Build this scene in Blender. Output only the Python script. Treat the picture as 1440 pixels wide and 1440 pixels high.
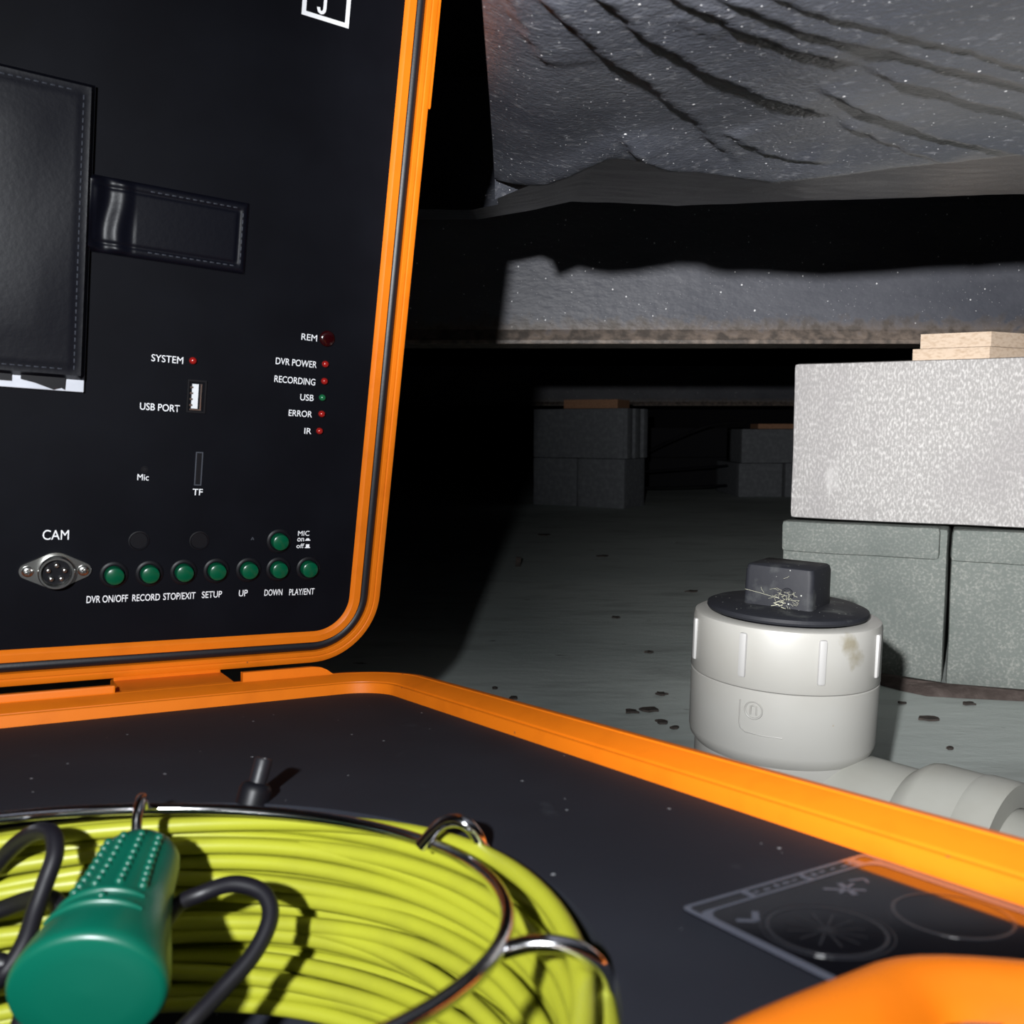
import bpy, bmesh, math, random
import numpy as np
from mathutils import Matrix, Vector

# ------------------------------------------------------------------ clear
for o in list(bpy.data.objects):
    bpy.data.objects.remove(o)
SC = bpy.context.scene
COL = SC.collection
random.seed(7)
RNG = np.random.default_rng(7)

# ------------------------------------------------------------------ camera
EYE = 0.31                                     # height of the lens above the floor
cam = bpy.data.cameras.new('camera')
cam.sensor_width = 36.0
cam.lens = 36.0 * 1276.66 / 1440.0
cam.clip_start = 0.01
cam.clip_end = 60
cam.dof.use_dof = True
cam.dof.focus_distance = 0.62
cam.dof.aperture_fstop = 24.0
co = bpy.data.objects.new('camera', cam)
COL.objects.link(co)
co.location = (0, 0, EYE)
co.rotation_euler = (math.pi / 2 - math.atan(120 / 1276.66), 0, 0)
SC.camera = co

# ------------------------------------------------------------------ world, lamp, exposure
w = bpy.data.worlds.new('world')
SC.world = w
w.use_nodes = True
w.node_tree.nodes['Background'].inputs[0].default_value = (0.55, 0.62, 1.0, 1)
w.node_tree.nodes['Background'].inputs[1].default_value = 0.004

LAMP = Vector((-0.079, -0.10, 0.385))          # head torch just behind and above the phone


def torch(name, aim, cone, blend, watts, radius, colour):
    d = bpy.data.lights.new(name, 'SPOT')
    d.energy = watts
    d.spot_size = math.radians(cone)
    d.spot_blend = blend
    d.shadow_soft_size = radius
    d.color = colour
    o = bpy.data.objects.new(name, d)
    COL.objects.link(o)
    o.location = LAMP
    o.rotation_euler = (Vector(aim) - LAMP).to_track_quat('-Z', 'Y').to_euler()


torch('torch_hot_beam', (0.70, 1.05, 0.54), 76, 1.0, 84, 0.007, (1.0, 0.98, 0.97))
torch('torch_spill', (-0.10, 0.62, 0.15), 104, 1.0, 15.5, 0.007, (0.94, 0.97, 1.0))

vs = SC.view_settings
vs.view_transform = 'Standard'
vs.look = 'None'
vs.gamma = 1.0
vs.use_curve_mapping = False
vs.exposure = 0.0


# ------------------------------------------------------------------ materials
def nd(nt, t, **k):
    n_ = nt.nodes.new(t)
    for a, b in k.items():
        setattr(n_, a, b)
    return n_


def mat(name, base, rough=0.5, metallic=0.0, spec=0.5, coat=0.0, coat_rough=0.05, var=None, specks=None,
        bump=None, stretch=(1, 1, 1), emit=None, extra=None):
    """var=[(colour, scale, lo, hi, detail)...] noise patches; specks=[(colour, scale, radius)...] voronoi dots;
    bump=[(scale, strength, distance)...]"""
    m = bpy.data.materials.new(name)
    m.use_nodes = True
    nt = m.node_tree
    b = nt.nodes['Principled BSDF']
    b.inputs['Base Color'].default_value = (*base, 1)
    b.inputs['Roughness'].default_value = rough
    b.inputs['Metallic'].default_value = metallic
    b.inputs['Specular IOR Level'].default_value = spec
    b.inputs['Coat Weight'].default_value = coat
    b.inputs['Coat Roughness'].default_value = coat_rough
    tc = nd(nt, 'ShaderNodeTexCoord')
    mp = nd(nt, 'ShaderNodeMapping')
    mp.inputs['Scale'].default_value = stretch
    nt.links.new(tc.outputs['Object'], mp.inputs['Vector'])
    vec = mp.outputs['Vector']
    col = None

    def mixin(fac, colour):
        nonlocal col
        mx = nd(nt, 'ShaderNodeMix', data_type='RGBA')
        nt.links.new(fac, mx.inputs[0])
        if col is None:
            mx.inputs[6].default_value = (*base, 1)
        else:
            nt.links.new(col, mx.inputs[6])
        mx.inputs[7].default_value = (*colour, 1)
        col = mx.outputs[2]

    for i, (c, sc, lo, hi, det) in enumerate(var or []):
        no = nd(nt, 'ShaderNodeTexNoise', noise_dimensions='4D')
        no.inputs['W'].default_value = i * 3.7 + 1
        no.inputs['Scale'].default_value = sc
        no.inputs['Detail'].default_value = det
        nt.links.new(vec, no.inputs['Vector'])
        mr = nd(nt, 'ShaderNodeMapRange')
        mr.inputs['From Min'].default_value = lo
        mr.inputs['From Max'].default_value = hi
        nt.links.new(no.outputs['Fac'], mr.inputs['Value'])
        mixin(mr.outputs['Result'], c)
    for (c, sc, r) in specks or []:
        vo = nd(nt, 'ShaderNodeTexVoronoi')
        vo.inputs['Scale'].default_value = sc
        nt.links.new(tc.outputs['Object'], vo.inputs['Vector'])
        # only some cells carry a speck, of varying size
        sep = nd(nt, 'ShaderNodeSeparateColor')
        nt.links.new(vo.outputs['Color'], sep.inputs[0])
        mu = nd(nt, 'ShaderNodeMath', operation='MULTIPLY_ADD')
        nt.links.new(sep.outputs[0], mu.inputs[0])
        mu.inputs[1].default_value = r * 2.2
        mu.inputs[2].default_value = -r * 1.2
        gt = nd(nt, 'ShaderNodeMath', operation='LESS_THAN')
        nt.links.new(vo.outputs['Distance'], gt.inputs[0])
        nt.links.new(mu.outputs[0], gt.inputs[1])
        mixin(gt.outputs[0], c)
    if col is not None:
        nt.links.new(col, b.inputs['Base Color'])
    prev = None
    for i, (sc, st, dist) in enumerate(bump or []):
        no = nd(nt, 'ShaderNodeTexNoise', noise_dimensions='4D')
        no.inputs['W'].default_value = 9.1 + i * 2.3
        no.inputs['Scale'].default_value = sc
        no.inputs['Detail'].default_value = 4
        nt.links.new(vec, no.inputs['Vector'])
        bp = nd(nt, 'ShaderNodeBump')
        bp.inputs['Strength'].default_value = st
        bp.inputs['Distance'].default_value = dist
        nt.links.new(no.outputs['Fac'], bp.inputs['Height'])
        if prev is not None:
            nt.links.new(prev, bp.inputs['Normal'])
        prev = bp.outputs['Normal']
    if prev is not None:
        nt.links.new(prev, b.inputs['Normal'])
    if emit:
        b.inputs['Emission Color'].default_value = (*emit[0], 1)
        b.inputs['Emission Strength'].default_value = emit[1]
    return m


M = {}
M['orange'] = mat('orange_plastic', (0.70, 0.162, 0.005), 0.42, spec=0.35,
                  var=[((0.62, 0.138, 0.004), 60, 0.5, 0.75, 4)], specks=[((0.35, 0.10, 0.02), 90, 0.06)],
                  bump=[(900, 0.08, 0.0004)])
M['panel'] = mat('black_panel_sheet', (0.0022, 0.0024, 0.0044), 0.6, spec=0.09,
                 var=[((0.0036, 0.0040, 0.0066), 25, 0.4, 0.7, 3)], bump=[(1600, 0.06, 0.0003)])
M['foam'] = mat('charcoal_foam_board', (0.0090, 0.0100, 0.0155), 0.75, spec=0.25,
                var=[((0.0120, 0.0135, 0.0200), 22, 0.42, 0.7, 5), ((0.032, 0.036, 0.044), 55, 0.68, 0.8, 6)],
                specks=[((0.35, 0.36, 0.38), 160, 0.085)], bump=[(500, 0.15, 0.0006)])
M['gasket'] = mat('black_rubber', (0.009, 0.009, 0.012), 0.45, spec=0.4, bump=[(700, 0.1, 0.0004)])
M['leather'] = mat('black_leather', (0.0030, 0.0033, 0.0065), 0.38, spec=0.19, bump=[(420, 0.15, 0.0004)])
M['thread'] = mat('dark_thread', (0.045, 0.05, 0.065), 0.6)
M['white_print'] = mat('white_print', (0.88, 0.89, 0.92), 0.6, spec=0.2)
M['pale_strip'] = mat('pale_metal_strip', (0.62, 0.64, 0.70), 0.45, var=[((0.5, 0.52, 0.58), 90, 0.4, 0.7, 3)])
M['green_button'] = mat('green_button_plastic', (0.0, 0.075, 0.032), 0.28, spec=0.5)
M['black_plastic'] = mat('black_plastic', (0.004, 0.004, 0.006), 0.45, spec=0.28)
M['red_lens'] = mat('red_lens', (0.32, 0.012, 0.01), 0.15, spec=0.8)
M['green_lens'] = mat('green_lens', (0.01, 0.13, 0.05), 0.15, spec=0.8)
M['dark_red'] = mat('dark_red_window', (0.020, 0.001, 0.002), 0.15, spec=0.8)
M['steel'] = mat('nickel', (0.55, 0.55, 0.53), 0.28, metallic=1.0, bump=[(300, 0.05, 0.0005)])
M['chrome'] = mat('chrome_wire', (0.72, 0.72, 0.74), 0.13, metallic=1.0, bump=[(120, 0.12, 0.001)])
M['tongue'] = mat('white_connector_tongue', (0.75, 0.77, 0.80), 0.4)
M['yellow'] = mat('yellow_cable_sheath', (0.305, 0.315, 0.022), 0.42, spec=0.4,
                  var=[((0.25, 0.255, 0.022), 45, 0.5, 0.8, 4)], specks=[((0.16, 0.15, 0.02), 60, 0.06)],
                  bump=[(500, 0.08, 0.0004)])
M['handle'] = mat('green_handle_plastic', (0.0, 0.072, 0.044), 0.36, spec=0.5, bump=[(800, 0.05, 0.0003)])
M['black_cable'] = mat('black_cable_sheath', (0.0045, 0.004, 0.0065), 0.45, spec=0.35)
M['sticker'] = mat('gloss_black_sticker', (0.004, 0.004, 0.006), 0.10, spec=0.5, coat=0.6, coat_rough=0.06)
M['sticker_print'] = mat('grey_sticker_print', (0.085, 0.092, 0.12), 0.25, spec=0.6, coat=0.8, coat_rough=0.08)
M['sticker_faint'] = mat('faint_sticker_print', (0.018, 0.019, 0.024), 0.2, spec=0.6, coat=0.8, coat_rough=0.08)
M['pvc'] = mat('white_pvc', (0.315, 0.315, 0.298), 0.42, spec=0.4,
               var=[((0.285, 0.28, 0.258), 14, 0.45, 0.75, 4), ((0.20, 0.185, 0.14), 24, 0.69, 0.75, 5)],
               specks=[((0.28, 0.26, 0.21), 70, 0.07)], bump=[(220, 0.06, 0.0005)])
M['pvc_rib'] = mat('clean_white_pvc', (0.33, 0.33, 0.325), 0.38, spec=0.4)
M['old_pvc'] = mat('grey_weathered_pvc', (0.32, 0.325, 0.30), 0.5, spec=0.35,
                   var=[((0.275, 0.275, 0.245), 18, 0.42, 0.7, 5), ((0.17, 0.155, 0.115), 9, 0.62, 0.75, 6)],
                   bump=[(150, 0.08, 0.0006)])
M['abs'] = mat('black_abs_plug', (0.012, 0.013, 0.017), 0.62, spec=0.25,
               var=[((0.06, 0.065, 0.065), 55, 0.55, 0.75, 6)], specks=[((0.28, 0.29, 0.27), 260, 0.16)],
               bump=[(260, 0.2, 0.0006)])
M['web'] = mat('cobweb_dust', (0.36, 0.36, 0.28), 0.9, spec=0.1)
M['block'] = mat('concrete_block_face', (0.43, 0.42, 0.415), 0.95, spec=0.15,
                 var=[((0.72, 0.71, 0.70), 440, 0.46, 0.66, 4), ((0.38, 0.365, 0.37), 12, 0.5, 0.85, 3),
                      ((0.80, 0.79, 0.78), 9, 0.68, 0.74, 5)],
                 stretch=(1, 1, 0.45), bump=[(240, 0.55, 0.0022)])
M['block_low'] = mat('concrete_block_damp', (0.22, 0.245, 0.23), 0.95, spec=0.15,
                     var=[((0.36, 0.375, 0.35), 330, 0.48, 0.68, 4), ((0.17, 0.195, 0.185), 10, 0.45, 0.75, 4),
                          ((0.55, 0.55, 0.52), 60, 0.72, 0.80, 4)], bump=[(260, 0.5, 0.002)])
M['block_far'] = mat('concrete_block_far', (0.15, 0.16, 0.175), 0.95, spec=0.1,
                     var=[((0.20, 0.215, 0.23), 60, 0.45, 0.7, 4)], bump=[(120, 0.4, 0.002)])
M['wood'] = mat('pale_shim_wood', (0.72, 0.58, 0.45), 0.8, spec=0.2,
                var=[((0.56, 0.42, 0.30), 60, 0.45, 0.7, 5)], stretch=(1, 6, 6), bump=[(180, 0.3, 0.001)])
M['wood_red'] = mat('brown_shim_wood', (0.40, 0.22, 0.13), 0.85, spec=0.2,
                    var=[((0.28, 0.15, 0.09), 60, 0.45, 0.7, 5)], stretch=(1, 6, 6))
M['floor'] = mat('grey_concrete_ground', (0.49, 0.545, 0.525), 0.85, spec=0.25,
                 var=[((0.55, 0.60, 0.575), 3.2, 0.42, 0.66, 6), ((0.38, 0.415, 0.40), 14, 0.52, 0.72, 6),
                      ((0.60, 0.64, 0.615), 26, 0.64, 0.76, 6), ((0.10, 0.098, 0.09), 42, 0.69, 0.735, 5)],
                 stretch=(0.55, 1.6, 1), bump=[(38, 0.30, 0.003), (300, 0.25, 0.001)])
M['dirt'] = mat('brown_soil', (0.085, 0.068, 0.062), 0.95, spec=0.1,
                var=[((0.14, 0.115, 0.105), 60, 0.45, 0.7, 5)], bump=[(150, 0.6, 0.003)])
M['chip'] = mat('dark_debris', (0.055, 0.048, 0.044), 0.9, spec=0.15, var=[((0.10, 0.08, 0.07), 120, 0.4, 0.7, 4)])
M['tarp'] = mat('black_plastic_sheeting', (0.034, 0.037, 0.047), 0.30, spec=0.9,
                var=[((0.075, 0.080, 0.094), 9, 0.42, 0.75, 8), ((0.17, 0.175, 0.19), 260, 0.56, 0.85, 8)],
                specks=[((0.75, 0.76, 0.78), 170, 0.11), ((0.5, 0.51, 0.53), 420, 0.16)],
                bump=[(620, 0.40, 0.0010), (150, 0.16, 0.0015)], stretch=(0.8, 1.25, 1))
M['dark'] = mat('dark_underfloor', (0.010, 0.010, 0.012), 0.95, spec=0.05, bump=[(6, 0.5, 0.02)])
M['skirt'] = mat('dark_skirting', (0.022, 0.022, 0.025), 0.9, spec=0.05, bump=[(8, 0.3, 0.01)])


def beam_material():
    m = mat('painted_steel_beam', (0.080, 0.085, 0.104), 0.5, spec=0.5,
            var=[((0.125, 0.13, 0.15), 9, 0.4, 0.7, 6), ((0.05, 0.055, 0.07), 16, 0.55, 0.75, 6)],
            specks=[((0.85, 0.86, 0.88), 110, 0.14), ((0.4, 0.4, 0.42), 300, 0.16)], bump=[(130, 0.45, 0.003)], stretch=(0.5, 1, 1))
    nt = m.node_tree
    b = nt.nodes['Principled BSDF']
    old = b.inputs['Base Color'].links[0].from_socket
    tc = nd(nt, 'ShaderNodeTexCoord')
    sx = nd(nt, 'ShaderNodeSeparateXYZ')
    nt.links.new(tc.outputs['Object'], sx.inputs[0])
    no = nd(nt, 'ShaderNodeTexNoise')
    no.inputs['Scale'].default_value = 70
    no.inputs['Detail'].default_value = 7
    nt.links.new(tc.outputs['Object'], no.inputs['Vector'])
    ad = nd(nt, 'ShaderNodeMath', operation='MULTIPLY_ADD')        # z + noise
    nt.links.new(no.outputs['Fac'], ad.inputs[0])
    ad.inputs[1].default_value = 0.06
    nt.links.new(sx.outputs['Z'], ad.inputs[2])
    mr = nd(nt, 'ShaderNodeMapRange')
    mr.inputs['From Min'].default_value = 0.068
    mr.inputs['From Max'].default_value = 0.048
    nt.links.new(ad.outputs[0], mr.inputs['Value'])
    mx = nd(nt, 'ShaderNodeMix', data_type='RGBA')
    nt.links.new(mr.outputs['Result'], mx.inputs[0])
    nt.links.new(old, mx.inputs[6])
    rr = nd(nt, 'ShaderNodeValToRGB')
    rr.color_ramp.elements[0].position = 0.4
    rr.color_ramp.elements[0].color = (0.10, 0.085, 0.075, 1)
    rr.color_ramp.elements[1].position = 0.66
    rr.color_ramp.elements[1].color = (0.25, 0.20, 0.165, 1)
    nt.links.new(no.outputs['Fac'], rr.inputs[0])
    nt.links.new(rr.outputs[0], mx.inputs[7])
    nt.links.new(mx.outputs[2], b.inputs['Base Color'])
    return m


M['beam'] = beam_material()


# ------------------------------------------------------------------ mesh helpers
class MB:
    def __init__(self):
        self.v = []
        self.f = []

    def add(self, v, f):
        k = len(self.v)
        self.v += [tuple(map(float, p)) for p in v]
        self.f += [tuple(int(i) + k for i in q) for q in f]
        return self

    def box(self, a, b, mtx=None, bev=0.0):
        if bev:
            bm = bmesh.new()
            bmesh.ops.create_cube(bm, size=1)
            for v in bm.verts:
                v.co = [a[i] + (v.co[i] + .5) * (b[i] - a[i]) for i in range(3)]
            bmesh.ops.bevel(bm, geom=bm.edges[:], offset=bev, segments=2, affect='EDGES', profile=.6)
            bm.verts.index_update()
            V = [v.co.copy() for v in bm.verts]
            F = [[v.index for v in f.verts] for f in bm.faces]
            bm.free()
        else:
            V = [Vector((x, y, z)) for z in (a[2], b[2]) for y in (a[1], b[1]) for x in (a[0], b[0])]
            F = [(0, 2, 3, 1), (4, 5, 7, 6), (0, 1, 5, 4), (2, 6, 7, 3), (0, 4, 6, 2), (1, 3, 7, 5)]
        if mtx is not None:
            V = [mtx @ p for p in V]
        return self.add(V, F)

    def prism(self, poly, z0, z1, mtx=None):
        """poly: CCW list of (x, y)"""
        k = len(poly)
        V = [Vector((x, y, z0)) for x, y in poly] + [Vector((x, y, z1)) for x, y in poly]
        F = [tuple(reversed(range(k))), tuple(range(k, 2 * k))] + [(i, (i + 1) % k, k + (i + 1) % k, k + i) for i in range(k)]
        if mtx is not None:
            V = [mtx @ p for p in V]
        return self.add(V, F)

    def lathe(self, prof, seg=32, mtx=None, sx=1.0, sy=1.0, cap=True):
        """prof: list of (r, z) along +z"""
        V, F = [], []
        for r, z in prof:
            for i in range(seg):
                a = 2 * math.pi * i / seg
                V.append(Vector((r * math.cos(a) * sx, r * math.sin(a) * sy, z)))
        for j in range(len(prof) - 1):
            for i in range(seg):
                i2 = (i + 1) % seg
                F.append((j * seg + i, j * seg + i2, (j + 1) * seg + i2, (j + 1) * seg + i))
        if cap:
            F.append(tuple(reversed(range(seg))))
            F.append(tuple(range((len(prof) - 1) * seg, len(prof) * seg)))
        if mtx is not None:
            V = [mtx @ p for p in V]
        return self.add(V, F)

    def tube(self, pts, r, seg=10, closed=False, cap=True):
        P = [Vector(p) for p in pts]
        k = len(P)
        T = []
        for i in range(k):
            if closed:
                t = P[(i + 1) % k] - P[i - 1]
            else:
                t = P[min(i + 1, k - 1)] - P[max(i - 1, 0)]
            T.append(t.normalized())
        up = Vector((0, 0, 1)) if abs(T[0].z) < .9 else Vector((1, 0, 0))
        nrm = (up - T[0] * up.dot(T[0])).normalized()
        V, F = [], []
        for i in range(k):
            nrm = (nrm - T[i] * nrm.dot(T[i])).normalized()
            bi = T[i].cross(nrm)
            rr = r[i] if hasattr(r, '__len__') else r
            for j in range(seg):
                a = 2 * math.pi * j / seg
                V.append(P[i] + (nrm * math.cos(a) + bi * math.sin(a)) * rr)
        for i in range(k if closed else k - 1):
            i2 = (i + 1) % k
            for j in range(seg):
                j2 = (j + 1) % seg
                F.append((i * seg + j, i * seg + j2, i2 * seg + j2, i2 * seg + j))
        if cap and not closed:
            F.append(tuple(reversed(range(seg))))
            F.append(tuple(range((k - 1) * seg, k * seg)))
        return self.add(V, F)

    def mesh(self, name, m, smooth=None):
        me = bpy.data.meshes.new(name)
        me.from_pydata(self.v, [], self.f)
        me.validate()
        bm = bmesh.new()
        bm.from_mesh(me)
        bmesh.ops.recalc_face_normals(bm, faces=bm.faces[:])
        bm.to_mesh(me)
        bm.free()
        if smooth is not None:
            for p in me.polygons:
                p.use_smooth = True
            try:
                me.set_sharp_from_angle(angle=math.radians(smooth))
            except Exception:
                pass
        me.materials.append(M[m])
        return me

    def build(self, name, m, parent=None, mtx=None, smooth=None):
        return link(name, self.mesh(name, m, smooth), parent, mtx)


def link(name, me, parent=None, mtx=None):
    o = bpy.data.objects.new(name, me)
    COL.objects.link(o)
    if parent is not None:
        o.parent = parent
    if mtx is not None:
        o.matrix_local = mtx
    return o


def thing(name, label, cat, mtx=None, group=None):
    o = bpy.data.objects.new(name, None)
    o.empty_display_size = 0.02
    COL.objects.link(o)
    if mtx is not None:
        o.matrix_world = mtx
    tag(o, label, cat, group)
    return o


def tag(o, label, cat, group=None):
    o['label'] = label
    o['category'] = cat
    if group:
        o['group'] = group
    return o


def struct(o):
    o['kind'] = 'structure'
    return o


def smooth_path(P, n=8, closed=False):
    """Catmull-Rom through the points"""
    P = [Vector(p) for p in P]
    k = len(P)
    out = []
    for i in range(k if closed else k - 1):
        if closed:
            a, b, c, d = P[i - 1], P[i], P[(i + 1) % k], P[(i + 2) % k]
        else:
            a, b, c, d = P[max(i - 1, 0)], P[i], P[i + 1], P[min(i + 2, k - 1)]
        for j in range(n):
            t = j / n
            out.append(0.5 * ((2 * b) + (c - a) * t + (2 * a - 5 * b + 4 * c - d) * t * t + (3 * b - a - 3 * c + d) * t ** 3))
    if not closed:
        out.append(P[-1])
    return out


def rrect(x0, x1, y0, y1, r, seg=10):
    """rounded rectangle, CCW"""
    out = []
    for cx, cy, a0 in ((x1 - r, y0 + r, -90), (x1 - r, y1 - r, 0), (x0 + r, y1 - r, 90), (x0 + r, y0 + r, 180)):
        for i in range(seg + 1):
            a = math.radians(a0 + 90 * i / seg)
            out.append((cx + r * math.cos(a), cy + r * math.sin(a)))
    return out


def frame(loc, x, y, z):
    m = Matrix.Identity(4)
    for i in range(3):
        m[i][0], m[i][1], m[i][2], m[i][3] = x[i], y[i], z[i], loc[i]
    return m


def z_to(p, d, up=(0, 0, 1)):
    """frame at p whose +z runs along d"""
    d = Vector(d).normalized()
    u = Vector(up)
    u = (u - d * u.dot(d)).normalized()
    x = u.cross(d)
    return frame(p, x, u, d)


# ------------------------------------------------------------------ case frame (the case stands slightly tipped)
D1 = Vector((0.84934056, 0.52442919, -0.05995535)).normalized()
D3 = Vector((-0.00803757, 0.12642124, 0.99194408)).normalized()
D2 = D3.cross(D1).normalized()
D3 = D1.cross(D2)
HINGE = Vector((-0.07285589, 0.50556708, EYE - 0.14305744)) + 0.007 * D3
DEEP = 0.168                                    # depth of the base below its rim
CASE = frame(HINGE - DEEP * D3, D1, D2, D3)     # origin at the bottom of the case
UPZ = Matrix.Translation((0, 0, DEEP))          # case frame with z = 0 at the rim
TH = 0.24649
LIDF = UPZ @ frame((0, 0, -0.007), (1, 0, 0), (0, -math.sin(TH), math.cos(TH)), (0, -math.cos(TH), -math.sin(TH)))


# ------------------------------------------------------------------ setting
def case_bottom(x, y):
    """height of the case's underside plane over a ground point"""
    p0 = CASE.translation
    n_ = D3
    return p0.z - (n_.x * (x - p0.x) + n_.y * (y - p0.y)) / n_.z


def build_floor():
    xs = np.concatenate([np.linspace(-2.5, -0.9, 14), np.linspace(-0.85, 1.3, 190), np.linspace(1.4, 3.5, 14)])
    ys = np.concatenate([np.linspace(-1.2, -0.4, 8), np.linspace(-0.35, 1.6, 170), np.linspace(1.65, 6.2, 60)])
    V = []
    inv = CASE.inverted()
    ph = RNG.uniform(0, 6.28, 40)
    kv = RNG.normal(size=(40, 2)) * np.array([5, 11])
    for y in ys:
        for x in xs:
            z = sum(math.sin(kv[i][0] * x + kv[i][1] * y + ph[i]) for i in range(0, 40, 3)) * 0.00035
            q = inv @ Vector((x, y, 0.0))
            dx = max(-0.42 - q.x, q.x - 0.025, 0)
            dy = max(-0.455 - q.y, q.y - 0.01, 0)
            d = math.hypot(dx, dy)
            h = max(case_bottom(x, y) - 0.0012, -0.004)
            s = max(0.0, 1 - d / 0.16)
            s = s * s * (3 - 2 * s)
            z = z * (1 - s) + h * s
            V.append((x, y, z))
    nx = len(xs)
    F = [(j * nx + i, j * nx + i + 1, (j + 1) * nx + i + 1, (j + 1) * nx + i) for j in range(len(ys) - 1) for i in range(nx - 1)]
    mb = MB().add(V, F)
    struct(mb.build('floor', 'floor', smooth=60))


build_floor()
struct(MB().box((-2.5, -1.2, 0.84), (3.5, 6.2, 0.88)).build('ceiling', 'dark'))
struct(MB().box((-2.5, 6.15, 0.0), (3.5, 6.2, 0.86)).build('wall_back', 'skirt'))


# ------------------------------------------------------------------ steel beams
def beam(y, z, x0, x1, h, label, m, flange=0.072):
    b = MB()
    b.box((x0, 0.012, 0.004), (x1, 0.019, h - 0.004))                       # web
    b.box((x0, 0.000, 0.000), (x1, flange, 0.006), bev=0.0015)              # lower flange
    b.box((x0, 0.000, h - 0.006), (x1, flange, h), bev=0.0015)              # upper flange
    # root fillet, gives the soft step low on the web
    b.add([(x0, .012, .020), (x0, .004, .006), (x1, .004, .006), (x1, .012, .020)], [(0, 1, 2, 3)])
    o = b.build('steel_beam', m, mtx=Matrix.Translation((0, y, z)))
    tag(o, label, 'beam')
    return o


beam(1.232, 0.4205, -0.9, 2.6, 0.21, 'long grey steel floor beam with rusty lower edge, above the bright block', 'beam')
beam(4.60, 0.415, -1.5, 3.2, 0.20, 'dim far steel beam seen below the near rusty beam', 'beam')


# ------------------------------------------------------------------ concrete blocks
def block_mtx(x, y, z, dx, dy):
    d = Vector((dx, dy, 0)).normalized()
    return frame((x, y, z), d, Vector((-d.y, d.x, 0)), (0, 0, 1))


def rough_box(mb, a, b, amp, seed, bev=0.004, step=0.02):
    """subdivided, slightly uneven box"""
    bm = bmesh.new()
    bmesh.ops.create_cube(bm, size=1)
    for v in bm.verts:
        v.co = [a[i] + (v.co[i] + .5) * (b[i] - a[i]) for i in range(3)]
    bmesh.ops.bevel(bm, geom=bm.edges[:], offset=bev, segments=2, affect='EDGES', profile=.6)
    bmesh.ops.subdivide_edges(bm, edges=[e for e in bm.edges if e.calc_length() > step * 2], cuts=7, use_grid_fill=True)
    r = random.Random(seed)
    k = [(r.uniform(-60, 60), r.uniform(-60, 60), r.uniform(-60, 60), r.uniform(0, 6)) for _ in range(8)]
    for v in bm.verts:
        for i in range(3):
            v.co[i] += amp * sum(math.sin(q[0] * v.co.x + q[1] * v.co.y + q[2] * v.co.z + q[3] + i * 2) for q in k) / 5
    bm.verts.index_update()
    mb.add([v.co.copy() for v in bm.verts], [[v.index for v in f.verts] for f in bm.faces])
    bm.free()


FX, FY = 0.890, -0.456
BX, BY = 0.350, 1.150
d_ = Vector((FX, FY, 0)).normalized()
p_ = Vector((-d_.y, d_.x, 0))
mb = MB()
rough_box(mb, (0, 0, 0), (0.40, 0.192, 0.194), 0.0007, 3, 0.005)
tag(mb.build('concrete_block', 'block', mtx=block_mtx(BX + .004, BY, 0.1945, FX, FY - .012), smooth=50),
    'large pale speckled concrete block on top of two damp blocks', 'block')


def low_block(t, off, label, seed):
    b = MB()
    rough_box(b, (0, 0.007, 0), (0.192, 0.40, 0.188), 0.0009, seed, 0.005)
    rough_box(b, (-0.0005, 0.000, 0.151), (0.184, 0.03, 0.1905), 0.0008, seed + 5, 0.006)        # moulded lip along the top
    o = b.build('concrete_block', 'block_low', mtx=block_mtx(BX + d_.x * t + p_.x * off, BY + d_.y * t + p_.y * off, 0.0, FX, FY), smooth=50)
    tag(o, label, 'block')


low_block(-0.006, 0.002, 'damp grey concrete block directly behind the white cleanout cap', 11)
low_block(0.190, -0.002, 'damp grey concrete block at the right edge, beside the one behind the cleanout', 12)


def far_block(x, y, z, ang, size, label, grooved=False, m='block_far', seed=1):
    b = MB()
    L, W, H = size
    rough_box(b, (0, 0, 0), (L, W, H), 0.0008, seed, 0.005)
    if grooved:                                  # sash grooves on the end: raised ribs
        b.box((L - .002, 0.0, 0.0), (L + .018, 0.045, H), bev=.004)
        b.box((L - .002, 0.070, 0.0), (L + .018, 0.118, H), bev=.004)
        b.box((L - .002, 0.150, 0.0), (L + .018, W, H), bev=.004)
    a = math.radians(ang)
    o = b.build('concrete_block', m, mtx=block_mtx(x, y, z, math.cos(a), math.sin(a)), smooth=50)
    tag(o, label, 'block')


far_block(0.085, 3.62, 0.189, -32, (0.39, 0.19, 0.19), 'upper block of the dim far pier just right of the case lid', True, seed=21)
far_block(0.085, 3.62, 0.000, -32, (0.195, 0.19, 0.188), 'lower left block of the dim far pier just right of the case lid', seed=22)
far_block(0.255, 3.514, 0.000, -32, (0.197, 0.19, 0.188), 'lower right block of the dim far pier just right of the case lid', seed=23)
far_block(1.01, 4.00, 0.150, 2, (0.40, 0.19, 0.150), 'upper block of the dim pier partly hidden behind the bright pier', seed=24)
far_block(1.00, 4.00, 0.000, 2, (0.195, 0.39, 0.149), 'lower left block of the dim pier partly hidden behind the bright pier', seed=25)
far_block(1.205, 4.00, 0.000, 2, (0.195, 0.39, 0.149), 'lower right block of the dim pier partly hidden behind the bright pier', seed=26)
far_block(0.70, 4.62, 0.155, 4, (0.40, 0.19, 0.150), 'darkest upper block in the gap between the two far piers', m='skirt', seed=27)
far_block(0.70, 4.62, 0.000, 4, (0.40, 0.19, 0.154), 'darkest lower block in the gap between the two far piers', m='skirt', seed=28)


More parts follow.
